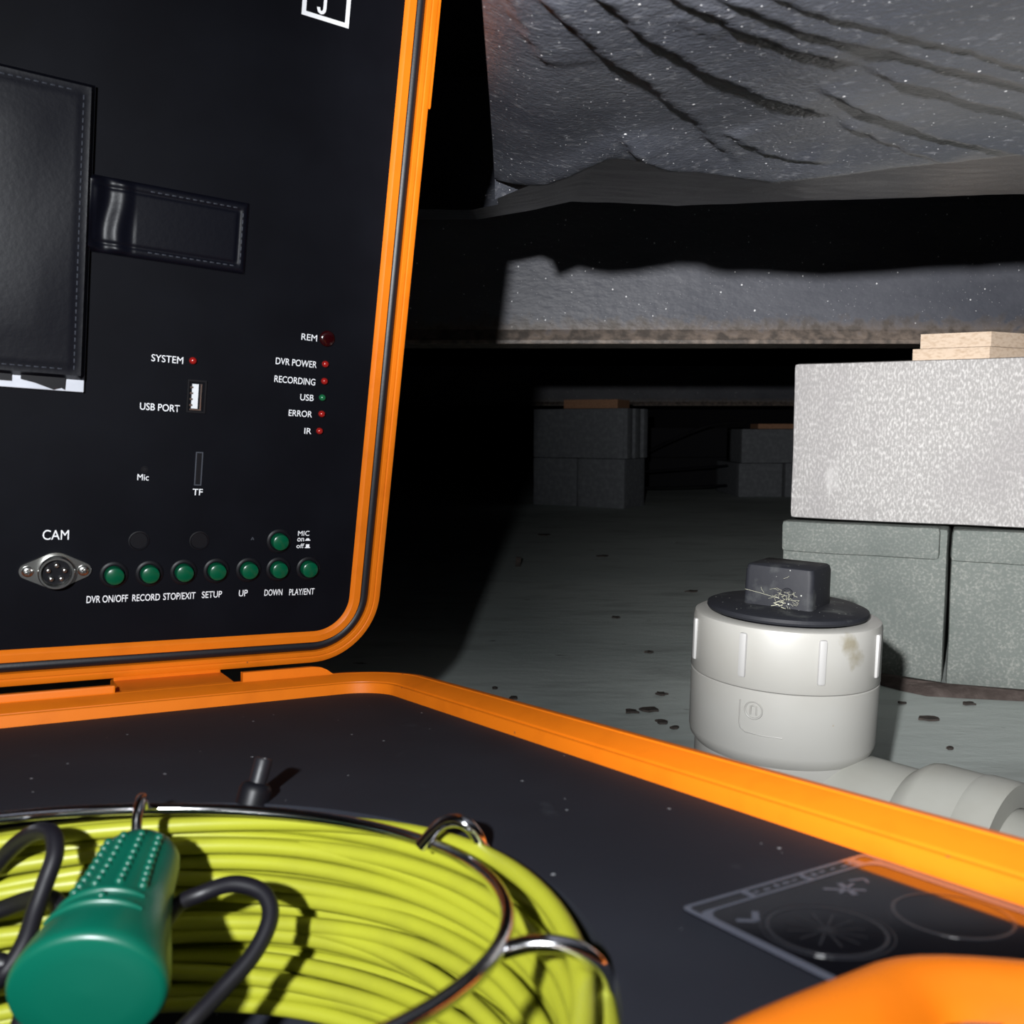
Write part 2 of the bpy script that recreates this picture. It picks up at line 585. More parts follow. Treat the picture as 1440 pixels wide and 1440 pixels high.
def shim(poly, z0, z1, name, label, m):
    b = MB().prism(poly, 0, z1 - z0)
    c = Vector((sum(p[0] for p in poly) / len(poly), sum(p[1] for p in poly) / len(poly), 0))
    b.v = [(v[0] - c.x, v[1] - c.y, v[2]) for v in b.v]
    tag(b.build(name, m, mtx=Matrix.Translation((c.x, c.y, z0))), label, 'shim')


def on_block(u, v):
    q = Vector((BX, BY, 0)) + d_ * u + p_ * v
    return (q.x, q.y)


shim([on_block(.138, .020), on_block(.220, .020), on_block(.262, .075), on_block(.262, .16), on_block(.138, .16)], 0.3890, 0.4025,
     'wood_shim', 'lower pale wooden shim lying on the bright concrete block', 'wood')
shim([on_block(.146, .021), on_block(.221, .021), on_block(.258, .070), on_block(.258, .16), on_block(.146, .16)], 0.4030, 0.4200,
     'wood_shim', 'upper pale wooden shim wedged between the bright block and the steel beam', 'wood')
shim([(0.20, 3.52), (0.40, 3.46), (0.46, 3.58), (0.24, 3.70)], 0.380, 0.413, 'wood_shim', 'dim wooden shim on top of the far pier right of the case lid', 'wood_red')
shim([(1.085, 4.02), (1.30, 4.02), (1.30, 4.15), (1.085, 4.15)], 0.301, 0.322, 'wood_shim', 'reddish wooden shim on the far pier behind the bright block', 'wood_red')

# wires hanging between the far piers
for pts, lab in (([(0.58, 3.95, .20), (0.70, 3.97, .255), (0.86, 3.98, .315), (1.0, 3.995, .33)], 'thin dark wire rising diagonally between the far piers'),
                 ([(0.56, 3.9, .118), (0.72, 3.93, .128), (0.94, 3.96, .142)], 'thin dark wire hanging level between the far piers'),
                 ([(0.56, 3.88, .050), (0.75, 3.9, .052), (0.93, 3.93, .058)], 'thin dark wire low down between the far piers')):
    q = smooth_path(pts, 6)
    c = q[0].copy()
    tag(MB().tube([p - c for p in q], 0.004, 6).build('wire', 'black_cable', mtx=Matrix.Translation(c), smooth=60), lab, 'wire')

# ------------------------------------------------------------------ soil and debris on the floor
poly = [(0.392, 1.122), (0.412, 1.092), (0.440, 1.072), (0.458, 1.043), (0.478, 1.022), (0.51, 1.015), (0.56, 1.006), (0.60, 1.000), (0.64, 0.990),
        (0.65, .990), (0.62, 1.0055), (0.56, 1.036), (0.50, 1.067), (0.44, 1.098)]
b = MB()
cx, cy = 0.50, 1.042
ring0 = [(x - cx, y - cy, 0.0006) for x, y in poly]
ring1 = [((x - cx) * .75, (y - cy) * .75, 0.008 + .003 * math.sin(i * 2.1)) for i, (x, y) in enumerate(poly)]
k = len(poly)
b.add(ring0 + ring1 + [(0, 0, .011)], [(i, (i + 1) % k, k + (i + 1) % k, k + i) for i in range(k)] + [(k + i, k + (i + 1) % k, 2 * k) for i in range(k)]
      + [tuple(reversed(range(k)))])
tag(b.build('soil_patch', 'dirt', mtx=Matrix.Translation((cx, cy, 0)), smooth=60), 'brown soil washed up at the foot of the damp blocks', 'soil')

chips = [(0.4403, 0.9376, .013), (0.5099, 0.9894, .009), (0.4364, 0.992, .005), (0.129, 0.9616, .010), (0.1518, 0.969, .014), (0.1564, 0.926, .008),
         (0.1666, 0.9081, .006), (0.1684, 1.4496, .012), (0.3381, 1.6844, .015), (0.1884, 1.2225, .008), (0.2178, 2.1526, .02),
         (0.0916, 2.5804, .028), (0.4209, 0.8484, .005), (-0.021, 1.0499, .005), (0.0016, 1.0106, .007), (0.173, 1.0271, .008)]
chip_lab = ['large brown flake on the floor between the pipe and the damp blocks',
            'small brown chip on the floor just in front of the soil patch',
            'tiny chip on the floor beside the shadow of the cleanout',
            'dark flat chip, leftmost of the cluster left of the cleanout',
            'widest dark chip of the cluster left of the cleanout',
            'dark chip in front of the widest one in the cluster left of the cleanout',
            'small dark chip nearest the orange rim in the cluster left of the cleanout',
            'dark chip alone on the open floor, level with the black plug',
            'dark chip on the floor right behind the black cleanout plug',
            'small dark chip on the open floor a little left of the white adapter',
            'faint flat chip on the dim floor halfway to the far pier',
            'faint chip farthest back on the floor, in front of the far pier',
            'tiny speck on the floor just behind the pipe coupling',
            'left one of two small chips on the floor near the case corner',
            'right one of two small chips on the floor near the case corner',
            'rearmost small chip of the cluster left of the cleanout']
for i, (x, y, s) in enumerate(chips):
    r = random.Random(i)
    k = 11
    pts = []
    for j in range(k):
        q_ = r.uniform(.42, 1.0)
        pts.append((s * q_ * math.cos(6.283 * j / k), s * .8 * q_ * math.sin(6.283 * j / k)))
    b = MB().prism(pts, 0.0002, 0.0022)
    o = b.build('debris_chip', 'chip', mtx=Matrix.Translation((x, y, 0.0012)) @ Matrix.Rotation(r.uniform(-.5, .5), 4, 'Z'))
    tag(o, chip_lab[i], 'debris', 'debris chips on the floor')
o = MB().box((-.006, -.003, 0), (.006, .003, .022), bev=.0008).build('debris_stub', 'chip', mtx=Matrix.Translation((0.0126, 1.9976, 0.0)) @ Matrix.Rotation(.12, 4, 'Y'))
tag(o, 'small upright stub on the floor near the edge of the lid shadow', 'debris')


# ------------------------------------------------------------------ plastic sheeting overhead
def build_sheet():
    xs = np.linspace(-0.25, 1.15, 690)
    ys = np.linspace(0.10, 0.90, 440)
    X, Y = np.meshgrid(xs, ys)
    Z = np.full_like(X, 0.446)
    # beyond a wavy sagging ridge the sheet climbs, then turns up at its far edge
    rid = np.interp(X, [-.25, -.03, .02, .05, .10, .14, .20, .25, .40, .80], [.575, .573, .52, .47, .485, .50, .48, .462, .445, .43])
    t = np.clip((Y - rid) / 0.30, 0, 2)
    Z += 0.050 * t ** 0.8 - 0.004 * np.exp(-((Y - rid) / 0.03) ** 2)
    far_y = 0.83 - 0.07 * np.clip(X, 0, .6)
    e = np.clip((Y - far_y + 0.03) / 0.05, 0, 5)
    Z += 0.035 * e ** 2
    # left edge is gathered up beside the lid
    l = np.clip((0.028 + 0.02 * (Y - .3) - X) / 0.045, 0, 2)
    Z += 0.014 * l ** 2 * (Y < .56)
    Z += 0.006 * np.clip((0.30 - Y) / 0.2, 0, 1) ** 2
    # slow swells
    for i in range(7):
        kx, ky, ph = RNG.normal(0, 14), RNG.normal(0, 14), RNG.uniform(0, 6.28)
        Z += 0.0004 * np.sin(kx * X + ky * Y + ph)
    folds = [([(-0.0056, 0.3025), (0.0037, 0.3288), (0.0152, 0.3611)], .0016),
             ([(-.004, .28), (0.0108, 0.3025), (0.0301, 0.3347), (0.0544, 0.3719), (0.0779, 0.4124), (0.114, 0.4739)], .0030),
             ([(.015, .28), (0.0328, 0.3025), (0.0489, 0.326), (0.0665, 0.3471), (0.0971, 0.3787), (0.1387, 0.4124)], .0032),
             ([(0.0517, 0.3074), (0.0709, 0.326)], .0008),
             ([(.034, .28), (0.0606, 0.3025), (0.088, 0.326), (0.1266, 0.351)], .0026),
             ([(0.1319, 0.355), (0.1713, 0.3787), (0.2219, 0.4079), (.30, .44)], .0030),
             ([(.045, .28), (0.0768, 0.3025), (0.1183, 0.3288), (0.1606, 0.3503), (0.2017, 0.3719), (.28, .40)], .0026),
             ([(.06, .28), (0.0972, 0.3025), (0.1296, 0.3204), (0.1594, 0.3347), (0.1899, 0.351), (.26, .37)], .0020),
             ([(0.122, 0.3764), (0.1652, 0.4124), (0.2017, 0.4368), (0.2472, 0.4529), (.32, .47)], .0042),
             ([(0.1468, 0.4218), (0.1844, 0.4507), (0.226, 0.4727)], .0022),
             ([(0.0499, 0.4388), (0.0759, 0.4763), (0.1055, 0.4957), (0.1433, 0.5095), (.20, .50)], .0050),
             ([(0.098, 0.4317), (0.1303, 0.4643), (0.1614, 0.4727)], .0026),
             ([(0.20, 0.24), (0.30, 0.275), (0.45, 0.31)], .003), ([(0.30, 0.33), (0.42, 0.38), (0.6, 0.41)], .003)]
    for P, amp in folds:
        P = np.array([tuple(q)[:2] for q in smooth_path([(a, b_, 0) for a, b_ in P], 5)])
        best = np.full(X.shape, 1e9)
        sd = np.zeros_like(X)
        al = np.zeros_like(X)
        seg = np.linalg.norm(np.diff(P, axis=0), axis=1)
        acc = np.concatenate([[0], np.cumsum(seg)])
        for i in range(len(P) - 1):
            a, v = P[i], P[i + 1] - P[i]
            tt = np.clip(((X - a[0]) * v[0] + (Y - a[1]) * v[1]) / (v @ v), 0, 1)
            dx, dy = X - a[0] - tt * v[0], Y - a[1] - tt * v[1]
            dd = np.hypot(dx, dy)
            mk = dd < best
            best[mk] = dd[mk]
            sd[mk] = np.sign(v[0] * dy - v[1] * dx)[mk] * dd[mk]      # >0: near/upper side or far side
            al[mk] = (acc[i] + tt * seg[i])[mk] / acc[-1]
        wob = 0.0009 * np.sin(al * 26 + amp * 9e3) + 0.0004 * np.sin(al * 97)
        s = sd + wob
        end = np.clip(np.minimum(al, 1 - al) * 7 + .12, 0, 1)
        end = end * (best < 0.12)
        prof = np.where(s < 0, np.exp(s / 0.019), np.exp(-(s / 0.0020) ** 2))
        Z -= 0.72 * amp * end * prof
    # crinkles: sharper towards the far, gathered edge
    g = np.clip((Y - rid + .03) / 0.10, 0.05, 0.9)
    for i in range(46):
        ang = RNG.normal(0.55, 0.35)
        kk = RNG.uniform(60, 330)
        ph = RNG.uniform(0, 6.28)
        u = -math.sin(ang) * X + math.cos(ang) * Y
        v = math.cos(ang) * X + math.sin(ang) * Y
        m = np.clip(np.sin(v * RNG.uniform(8, 30) + RNG.uniform(0, 6.28)) * np.sin(u * RNG.uniform(5, 22) + RNG.uniform(0, 6.28)), 0, 1)
        Z += g * m * (0.075 / kk) * np.abs(np.sin(kk * u * .5 + ph + 1.5 * np.sin(v * 21 + i))) * .55
    V = np.stack([X, Y, Z], -1).reshape(-1, 3)
    nx, ny = len(xs), len(ys)
    idx = np.arange(nx * ny).reshape(ny, nx)
    F = np.stack([idx[:-1, :-1], idx[:-1, 1:], idx[1:, 1:], idx[1:, :-1]], -1).reshape(-1, 4)
    keep = ((X > -0.012) | (Y > 0.69))[:-1, :-1].reshape(-1)        # cut round the lid of the case
    F = F[keep]
    used = np.unique(F)
    remap = np.zeros(len(V), int)
    remap[used] = np.arange(len(used))
    V, F = V[used], remap[F]
    me = bpy.data.meshes.new('plastic_sheeting')
    me.from_pydata(V.tolist(), [], F.tolist())
    for p in me.polygons:
        p.use_smooth = True
    me.materials.append(M['tarp'])
    o = link('plastic_sheeting', me)
    tag(o, 'sagging wrinkled black plastic sheeting hanging overhead', 'sheeting')


build_sheet()


# ------------------------------------------------------------------ cleanout and drain pipe
def build_cleanout():
    base = Vector((0.1772, 0.5815, 0.0))
    lean = Matrix.Rotation(math.radians(1.6), 4, 'Y') @ Matrix.Rotation(math.radians(0.0), 4, 'X')
    root = thing('drain_cleanout', 'white plastic drain cleanout with black square-headed plug, on a lying pipe', 'drain pipe', Matrix.Translation(base))
    R = 0.0588
    AX = Matrix.Translation((-.001, 0, 0.1105)) @ lean
    # lower hub (tee socket) and upper threaded adapter
    b = MB().lathe([(R * .93, -.03), (R * .93, -.006), (R * .985, -.002), (R * 1.0, .002), (R * 1.004, .0405), (R * .995, .0410)], 72)
    hub = b.build('tee_hub', 'pvc', root, AX, smooth=35)
    # raised maker's frame with a round mark, moulded on the hub
    def on_cyl(ang, z, r):
        return Vector((r * math.cos(ang), r * math.sin(ang), z))
    a0 = math.radians(-131)
    pts = [on_cyl(a0 + da / R, z, R * 1.006) for da, z in ((0, .034), (0, .020), (.001, .017), (.004, .015), (.014, .0145), (.026, .0145))]
    MB().tube(pts, 0.0005, 6).build('moulded_mark', 'pvc', hub, smooth=60)
    ca, cz = a0 + .0085 / R, .029
    pts = [on_cyl(ca + .0052 / R * math.cos(t), cz + .0052 * math.sin(t), R * 1.005) for t in np.linspace(0, 6.283, 25)[:-1]]
    m2 = MB().tube(pts, 0.0005, 6, closed=True)
    m2.tube([on_cyl(ca + x / R, cz + z, R * 1.005) for x, z in ((-.0018, -.0028), (-.0018, .0022), (0, .003), (.0018, .0022), (.0018, -.0028))], 0.0006, 6)
    m2.build('moulded_mark', 'pvc', hub, smooth=60)
    b = MB().lathe([(R * 1.0, .0415), (R * 1.008, .0422), (R * 1.0, .0750), (R * .985, .0784), (R * .96, .0792), (R * .80, .0792), (R * .80, .06)], 72)
    ad = b.build('threaded_adapter', 'pvc', root, AX, smooth=35)
    rib = MB()
    rib.box((R * .985, -.0024, .0480), (R * 1.035, .0024, .0752), bev=.0016)
    rme = rib.mesh('rib', 'pvc_rib', 40)
    for k in range(8):
        a = math.radians(-180 + 4 + 45 * k)
        link('rib', rme, ad, Matrix.Rotation(a, 4, 'Z'))
    # black plug
    AX = AX @ Matrix.Translation((0, 0, -.0084))
    b = MB().lathe([(R * .70, .07), (R * .70, .0885), (R * .845, .0890), (R * .86, .0905), (R * .855, .0925), (R * .80, .0938), (R * .30, .0945)], 64)
    plug = b.build('cleanout_plug', 'abs', root, AX, smooth=35)
    hm = Matrix.Rotation(math.radians(-35), 4, 'Z') @ Matrix.Translation((0, 0, 0))
    s = 0.0222
    h = MB()
    V = []
    tp = [(s * 1.0, .093), (s * .985, .116), (s * .95, .1192), (s * .90, .1200)]
    ring = None
    for q, z in tp:
        for x, y in rrect(-q, q, -q * .93, q * .93, .0035, 4):
            V.append((x, y, z))
    k = len(V) // len(tp)
    F = [(j * k + i, j * k + (i + 1) % k, (j + 1) * k + (i + 1) % k, (j + 1) * k + i) for j in range(len(tp) - 1) for i in range(k)]
    F.append(tuple(range((len(tp) - 1) * k, len(tp) * k)))
    h.add(V, F)
    h.build('square_head', 'abs', plug, hm, smooth=35)
    # round dimple boss and cobweb on the head's front face
    wb = MB()
    r = random.Random(4)
    for i in range(34):
        x0, z0 = r.gauss(.004, .0055), r.gauss(.1010, .0035)
        a = r.uniform(0, 6.28)
        ln = r.uniform(.002, .007)
        p0 = Vector((x0, -s * .96 - r.uniform(.0001, .0012), max(z0, .0945)))
        p1 = p0 + Vector((ln * math.cos(a), r.uniform(-.0006, .0004), ln * .6 * math.sin(a)))
        wb.tube([p0, (p0 + p1) / 2 + Vector((r.gauss(0, .0006), -.0003, r.gauss(0, .0006))), p1], 0.00008, 4)
    for i in range(12):
        x0 = r.gauss(.003, .0015)
        z0 = .0948 + abs(r.gauss(0, .0025))
        wb.tube([Vector((x0, -s * .97, z0)), Vector((x0 + r.gauss(0, .002), -s * .97 - .001, z0 + r.gauss(0, .0012)))], 0.0002, 5)
    wb.tube([Vector((-.0205, -s * .985, .1035)), Vector((-.010, -s * .99, .1022)), Vector((0, -s * .99, .1005))], 0.00011, 4)
    o = wb.build('cobweb', 'web', plug, hm)
    o['kind'] = 'stuff'
    bo = MB().tube([Vector((.0065 + .0032 * math.cos(t), -s * .945, .1035 + .0032 * math.sin(t))) for t in np.linspace(0, 6.283, 17)[:-1]], .0007, 6, closed=True)
    bo.build('head_mark', 'abs', plug, hm, smooth=60)
    # lying pipe run
    dv = Vector((0.68, -0.733, 0.0)).normalized()
    axz = 0.0575
    cr = 0.0565
    pr = 0.0485
    PM = z_to((0, 0, axz), dv)
    b = MB().lathe([(pr * .8, -.050), (pr * 1.02, -.042), (pr * 1.02, .088)], 56)
    tee = b.build('tee_body', 'old_pvc', root, PM, smooth=35)
    nk = MB().lathe([(R * .90, .05), (R * .90, .086)], 56, cap=False)
    nk.build('tee_neck', 'old_pvc', root, smooth=35)
    b = MB().lathe([(pr * .98, .086), (pr * 1.03, .0865), (cr * .985, .094), (cr, .098), (cr, .138), (cr * .985, .140), (pr * .85, .140)], 64)
    b.build('coupling', 'old_pvc', root, PM, smooth=35)
    b = MB().lathe([(cr * 1.002, .122), (cr * 1.016, .125), (cr * 1.016, .139), (cr * 1.0, .1415), (pr * .90, .1415)], 64, cap=False)
    b.build('coupling_bead', 'old_pvc', root, PM, smooth=35)
    b = MB().lathe([(pr * .89, .120), (pr * .89, .75)], 56)
    b.build('pipe', 'old_pvc', root, PM, smooth=35)


build_cleanout()

# ------------------------------------------------------------------ the orange case
case = thing('inspection_case', 'open orange hard case with black control panel in its raised lid', 'case', CASE)

# ---- base rim and shell
XR, XL, YB, YN = -0.023, -0.377, -0.045, -0.416


def base_path():
    """inner edge of the rim, CCW seen from above, with a boss that bulges inward on the near side"""
    P = [Vector((x, y)) for x, y in rrect(XL, XR, YN, YB, 0.020, 14)]
    out = []
    k = len(P)
    for i in range(k):
        a, b_ = P[i], P[(i + 1) % k]
        n_ = max(1, int((b_ - a).length / 0.004))
        for j in range(n_):
            out.append(a + (b_ - a) * (j / n_))
    Q = []
    FL = []
    for p in out:
        FL.append(min(max((YN + 0.020 - p.y) / 0.016, 0), 1))
        if p.y < YN + 0.019:
            x = p.x
            if x < -0.080:
                wgt = max(0.0, 1 - (max(-0.092 - x, 0) / 0.085) ** 3) if x > -0.177 else 0
                wgt = min(wgt, 1)
                if x > -0.092:
                    wgt = 1
            else:
                u = (x + 0.080) / 0.055
                wgt = (math.cos(min(u, 1) * math.pi) + 1) / 2
            Q.append(Vector((p.x, p.y + 0.0370 * wgt)))
        else:
            Q.append(p)
    return Q, FL


BP, BFL = base_path()


def normals(P):
    out = []
    k = len(P)
    for i in range(k):
        t = (P[(i + 2) % k] - P[i - 2]).normalized()
        out.append(Vector((t.y, -t.x)))
    return out


BN = normals(BP)


def sweep(P, N, prof_fn, close_prof=False):
    V, F = [], []
    k = len(P)
    pc = None
    for i_, (p, n_) in enumerate(zip(P, N)):
        pr = prof_fn(i_)
        pc = len(pr)
        for o_, z in pr:
            V.append((p.x + n_.x * o_, p.y + n_.y * o_, z))
    for i in range(k):
        i2 = (i + 1) % k
        for j in range(pc if close_prof else pc - 1):
            j2 = (j + 1) % pc
            F.append((i * pc + j, i * pc + j2, i2 * pc + j2, i2 * pc + j))
    return V, F


RIM = [(0, -9), (0, -.35), (.5, 0), (1.2, 0), (1.4, -1.9), (3.4, -1.9), (3.6, 0), (4.2, .35), (11.5, 2.9), (12.4, 3.1), (12.8, 2.75), (13.4, 2.75), (13.8, 3.15),
       (16.6, 3.2), (17.6, 2.6), (18, 1.2), (18, -8), (17, -9), (13, -9.5), (12.5, -14), (11.5, -40)]
NEAR = [(0, -9), (0, -4), (.4, -2.4), (1.2, -1.0), (2.2, -.1), (3.5, .6), (5.0, 1.0), (6.5, 1.0), (8.0, .7), (9.6, .1), (11.2, -.9), (12.6, -2.1), (14.0, -3.7),
        (15.2, -5.6), (16.2, -7.8), (17.0, -10.5), (17.6, -14), (18, -18), (17.8, -22), (17, -28), (14, -40)]


def rim_prof(i_):
    t = BFL[i_]
    t = t * t * (3 - 2 * t)
    return [((a[0] * (1 - t) + b_[0] * t) / 1000, (a[1] * (1 - t) + b_[1] * t) / 1000) for a, b_ in zip(RIM, NEAR)]


V, F = sweep(BP, BN, rim_prof)
MB().add(V, F).build('base_rim', 'orange', case, UPZ, smooth=38)
V, F = sweep(BP, BN, lambda i_: [(.0112, -.038), (.0105, -.10), (.0085, -DEEP + .012), (.004, -DEEP + .002), (-.004, -DEEP)])
b = MB().add(V, F)
k = len(BP)
b.f.append(tuple(i * 5 + 4 for i in range(k)))
b.build('base_shell', 'orange', case, UPZ, smooth=38)

# ---- panel with the round opening for the reel
HC, HR = Vector((-0.206, -0.2965)), 0.1095


def build_base_panel():
    """flat sheet cut to the rim, with a round opening whose wall drops into the case"""
    zt = -.0052
    bm = bmesh.new()
    loops = []
    outer = [p - n_ * .0004 for p, n_ in zip(BP, BN)]
    outer = [p for i, p in enumerate(outer) if (p - outer[i - 1]).length > 1e-4]
    hole = [HC + HR * Vector((math.cos(6.28318 * i / 180), math.sin(6.28318 * i / 180))) for i in range(180)]
    for lp in (outer, hole):
        vs_ = [bm.verts.new((p.x, p.y, zt)) for p in lp]
        loops.append([bm.edges.new((vs_[i - 1], vs_[i])) for i in range(len(vs_))])
    bmesh.ops.triangle_fill(bm, use_beauty=True, edges=loops[0] + loops[1])
    for f_ in list(bm.faces):
        c_ = f_.calc_center_median()
        if (Vector((c_.x, c_.y)) - HC).length < HR * .985:
            bm.faces.remove(f_)
    bm.verts.index_update()
    V = [v.co.copy() for v in bm.verts]
    F = [[v.index for v in f_.verts] for f_ in bm.faces]
    bm.free()
    mb = MB().add(V, F)
    W = [(p.x, p.y, zt) for p in hole] + [(p.x, p.y, -.0105) for p in hole] + [(p.x, p.y, -.085) for p in hole]
    mb.add(W, [(j * 180 + i, j * 180 + (i + 1) % 180, (j + 1) * 180 + (i + 1) % 180, (j + 1) * 180 + i) for j in range(2) for i in range(180)])
    return mb.build('base_panel', 'foam', case, UPZ)


bpanel = build_base_panel()

# ---- sticker on the panel
stk = MB().prism(rrect(-.0835, -.0245, -.3985, -.3375, .002, 4), -.0052, -.0048).build('sticker', 'sticker', bpanel)
stk['label'] = 'glossy black sticker with grey frame and circles'
zs0, zs1 = -.0048, -.00472


def band(mb, outer, inner):
    k = len(outer)
    V = [(x, y, zs1) for x, y in outer] + [(x, y, zs1) for x, y in inner]
    V += [(x, y, zs0) for x, y in outer]
    F = [(i, (i + 1) % k, k + (i + 1) % k, k + i) for i in range(k)]
    F += [(i, 2 * k + i, 2 * k + (i + 1) % k, (i + 1) % k) for i in range(k)]
    mb.add(V, F)


pr = MB()
band(pr, rrect(-.0833, -.0247, -.3983, -.3377, .0015, 4), rrect(-.0822, -.0262, -.3972, -.3388, .0012, 4))
band(pr, rrect(-.0822, -.0262, -.3972, -.3418, .0015, 4), rrect(-.0813, -.0283, -.3950, -.3427, .0035, 4))
for i, (x0, x1) in enumerate(((-.0670, -.0655), (-.0490, -.0478), (-.0325, -.0300))):
    pr.box((x0, -.3418, zs0), (x1, -.3388, zs1))
rr_ = random.Random(3)
x = -.0645
while x < -.033:
    wd = rr_.uniform(.0008, .002)
    pr.box((x, -.3408 + rr_.uniform(0, .0006), zs0), (x + wd, -.3402 + rr_.uniform(0, .0006), zs1))
    x += wd + rr_.uniform(.0008, .0022)
for i in range(3):
    pr.box((-.0262 + i * .0006 - .0004, -.395, zs0), (-.0259 + i * .0006 - .0004, -.343, zs1))
pr.build('printed_frame', 'sticker_print', stk)
pf = MB()


def circle_band(mb, cx, cy, r0, r1, k=48):
    band(mb, [(cx + r1 * math.cos(6.2832 * i / k), cy + r1 * math.sin(6.2832 * i / k)) for i in range(k)],
         [(cx + r0 * math.cos(6.2832 * i / k), cy + r0 * math.sin(6.2832 * i / k)) for i in range(k)])


circle_band(pf, -.0672, -.3610, .0106, .0114)
circle_band(pf, -.0672, -.3610, .0122, .0125)
circle_band(pf, -.0405, -.3700, .0106, .0114)
for a in range(0, 180, 30):
    c, s_ = math.cos(math.radians(a)), math.sin(math.radians(a))
    pf.add([(-.0672 + c * t - s_ * o_, -.3610 + s_ * t + c * o_, zs1) for t, o_ in ((-.0075, -.0002), (.0075, -.0002), (.0075, .0002), (-.0075, .0002))], [(0, 1, 2, 3)])
pf.build('printed_circles', 'sticker_faint', stk)
pm = MB()


def stroke(mb, pts, wd=.0006):
    for (x0, y0), (x1, y1) in zip(pts[:-1], pts[1:]):
        d = Vector((x1 - x0, y1 - y0)).normalized() * wd
        nn = Vector((-d.y, d.x))
        mb.add([(x0 + nn.x, y0 + nn.y, zs1), (x1 + nn.x, y1 + nn.y, zs1), (x1 - nn.x, y1 - nn.y, zs1), (x0 - nn.x, y0 - nn.y, zs1)], [(3, 2, 1, 0)])


stroke(pm, [(-.0785, -.3485), (-.0755, -.3508), (-.0722, -.3475)], .0007)
stroke(pm, [(-.0510, -.3470), (-.0440, -.3525)], .0005)
stroke(pm, [(-.0480, -.3530), (-.0455, -.3468)], .0007)
stroke(pm, [(-.0500, -.3505), (-.0430, -.3485)], .0004)
stroke(pm, [(-.0425, -.3470), (-.0385, -.3480), (-.0400, -.3500)], .0004)
pm.build('printed_marks', 'sticker_print', stk)

# ---- hinge: two wide knuckles and low tabs between them
def yz_prism(mb, poly, x0, x1):
    k = len(poly)
    V = [(x0, y, z) for y, z in poly] + [(x1, y, z) for y, z in poly]
    F = [tuple(range(k)), tuple(reversed(range(k, 2 * k)))] + [(i, k + i, k + (i + 1) % k, (i + 1) % k) for i in range(k)]
    mb.add(V, F)


LOCAL_LID = UPZ.inverted() @ LIDF
kn = MB()
yz_prism(kn, [(-.0310, .0026), (-.0290, .0034), (-.0070, .0050), (-.0030, .0050), (-.0030, -.006), (-.031, -.006)], -.1432, -.0925)
kn.box((-.1432, .0020, -.008), (-.0925, .0150, .0016), LOCAL_LID, bev=.0006)
kme = kn.mesh('hinge_knuckle', 'orange')
link('hinge_knuckle', kme, case, UPZ)
link('hinge_knuckle', kme, case, UPZ @ Matrix.Translation((-.1643, 0, 0)))
tb = MB()
tb.prism([(-.0885, 0.0), (-.0415, 0.0), (-.0455, .0030), (-.0485, .0044), (-.0530, .0050), (-.0885, .0050)], 0, .004,
         frame((0, -.0275, .0026), (1, 0, 0), (0, 0, 1), (0, -1, 0)))
tb.build('hinge_tab', 'orange', case, UPZ)
tb = MB().box((-.2540, -.0315, .0026), (-.1462, -.0275, .0066), bev=.0008)
tb.build('hinge_tab', 'orange', case, UPZ)

# ---- lid
LX0, LX1, LY0, LY1, LR = -.392, -.0080, .0137, .415, .0365


def lid_ring(i_):
    return rrect(LX0 + i_, LX1 - i_, LY0 + i_, LY1 - i_, max(LR - i_, .004), 16)


def lid_sweep(prof):
    V, F = [], []
    rings = [lid_ring(i_ / 1000) for i_, w_ in prof]
    k = len(rings[0])
    for (i_, w_), rg in zip(prof, rings):
        V += [(x, y, w_ / 1000) for x, y in rg]
    for j in range(len(prof) - 1):
        for i in range(k):
            F.append((j * k + i, j * k + (i + 1) % k, (j + 1) * k + (i + 1) % k, (j + 1) * k + i))
    return MB().add(V, F), k


b, k = lid_sweep([(1.5, -14), (.3, -12), (0, -9), (0, .6), (.5, 1.5), (1.2, 1.8), (3.2, 1.8), (3.5, 1.5), (4.0, 1.5), (4.3, 1.8), (6.1, 1.8), (6.4, 1.4), (6.45, -1.6),
                  (11.75, -1.6), (11.8, 1.4), (12.1, 1.8), (15.6, 1.8), (16.1, 1.4), (17.9, -.6), (18.3, -1.5)])
b.box((LX1 - .002, .3055, -.009), (LX1 + .0014, .385, .0012), bev=.0012)       # latch boss on the side of the lid
b.build('lid_rim', 'orange', case, LIDF, smooth=35)
b, k = lid_sweep([(1.5, -13.5), (5, -16), (9, -52), (14, -60), (24, -62)])
b.f.append(tuple(range(4 * k, 5 * k)))
b.build('lid_shell', 'orange', case, LIDF, smooth=35)
b, k = lid_sweep([(6.6, -1.5), (6.7, -.4), (7.4, .25), (8.4, .75), (9.1, .9), (9.8, .75), (10.8, .25), (11.5, -.4), (11.6, -1.5)])
o = b.build('lid_gasket', 'gasket', case, LIDF, smooth=60)
o['label'] = 'black rubber sealing gasket'
rg = lid_ring(.0176)
panel = MB().prism(rg, -.003, 0).build('lid_panel', 'panel', case, LIDF)
panel['label'] = 'black control panel with white lettering'


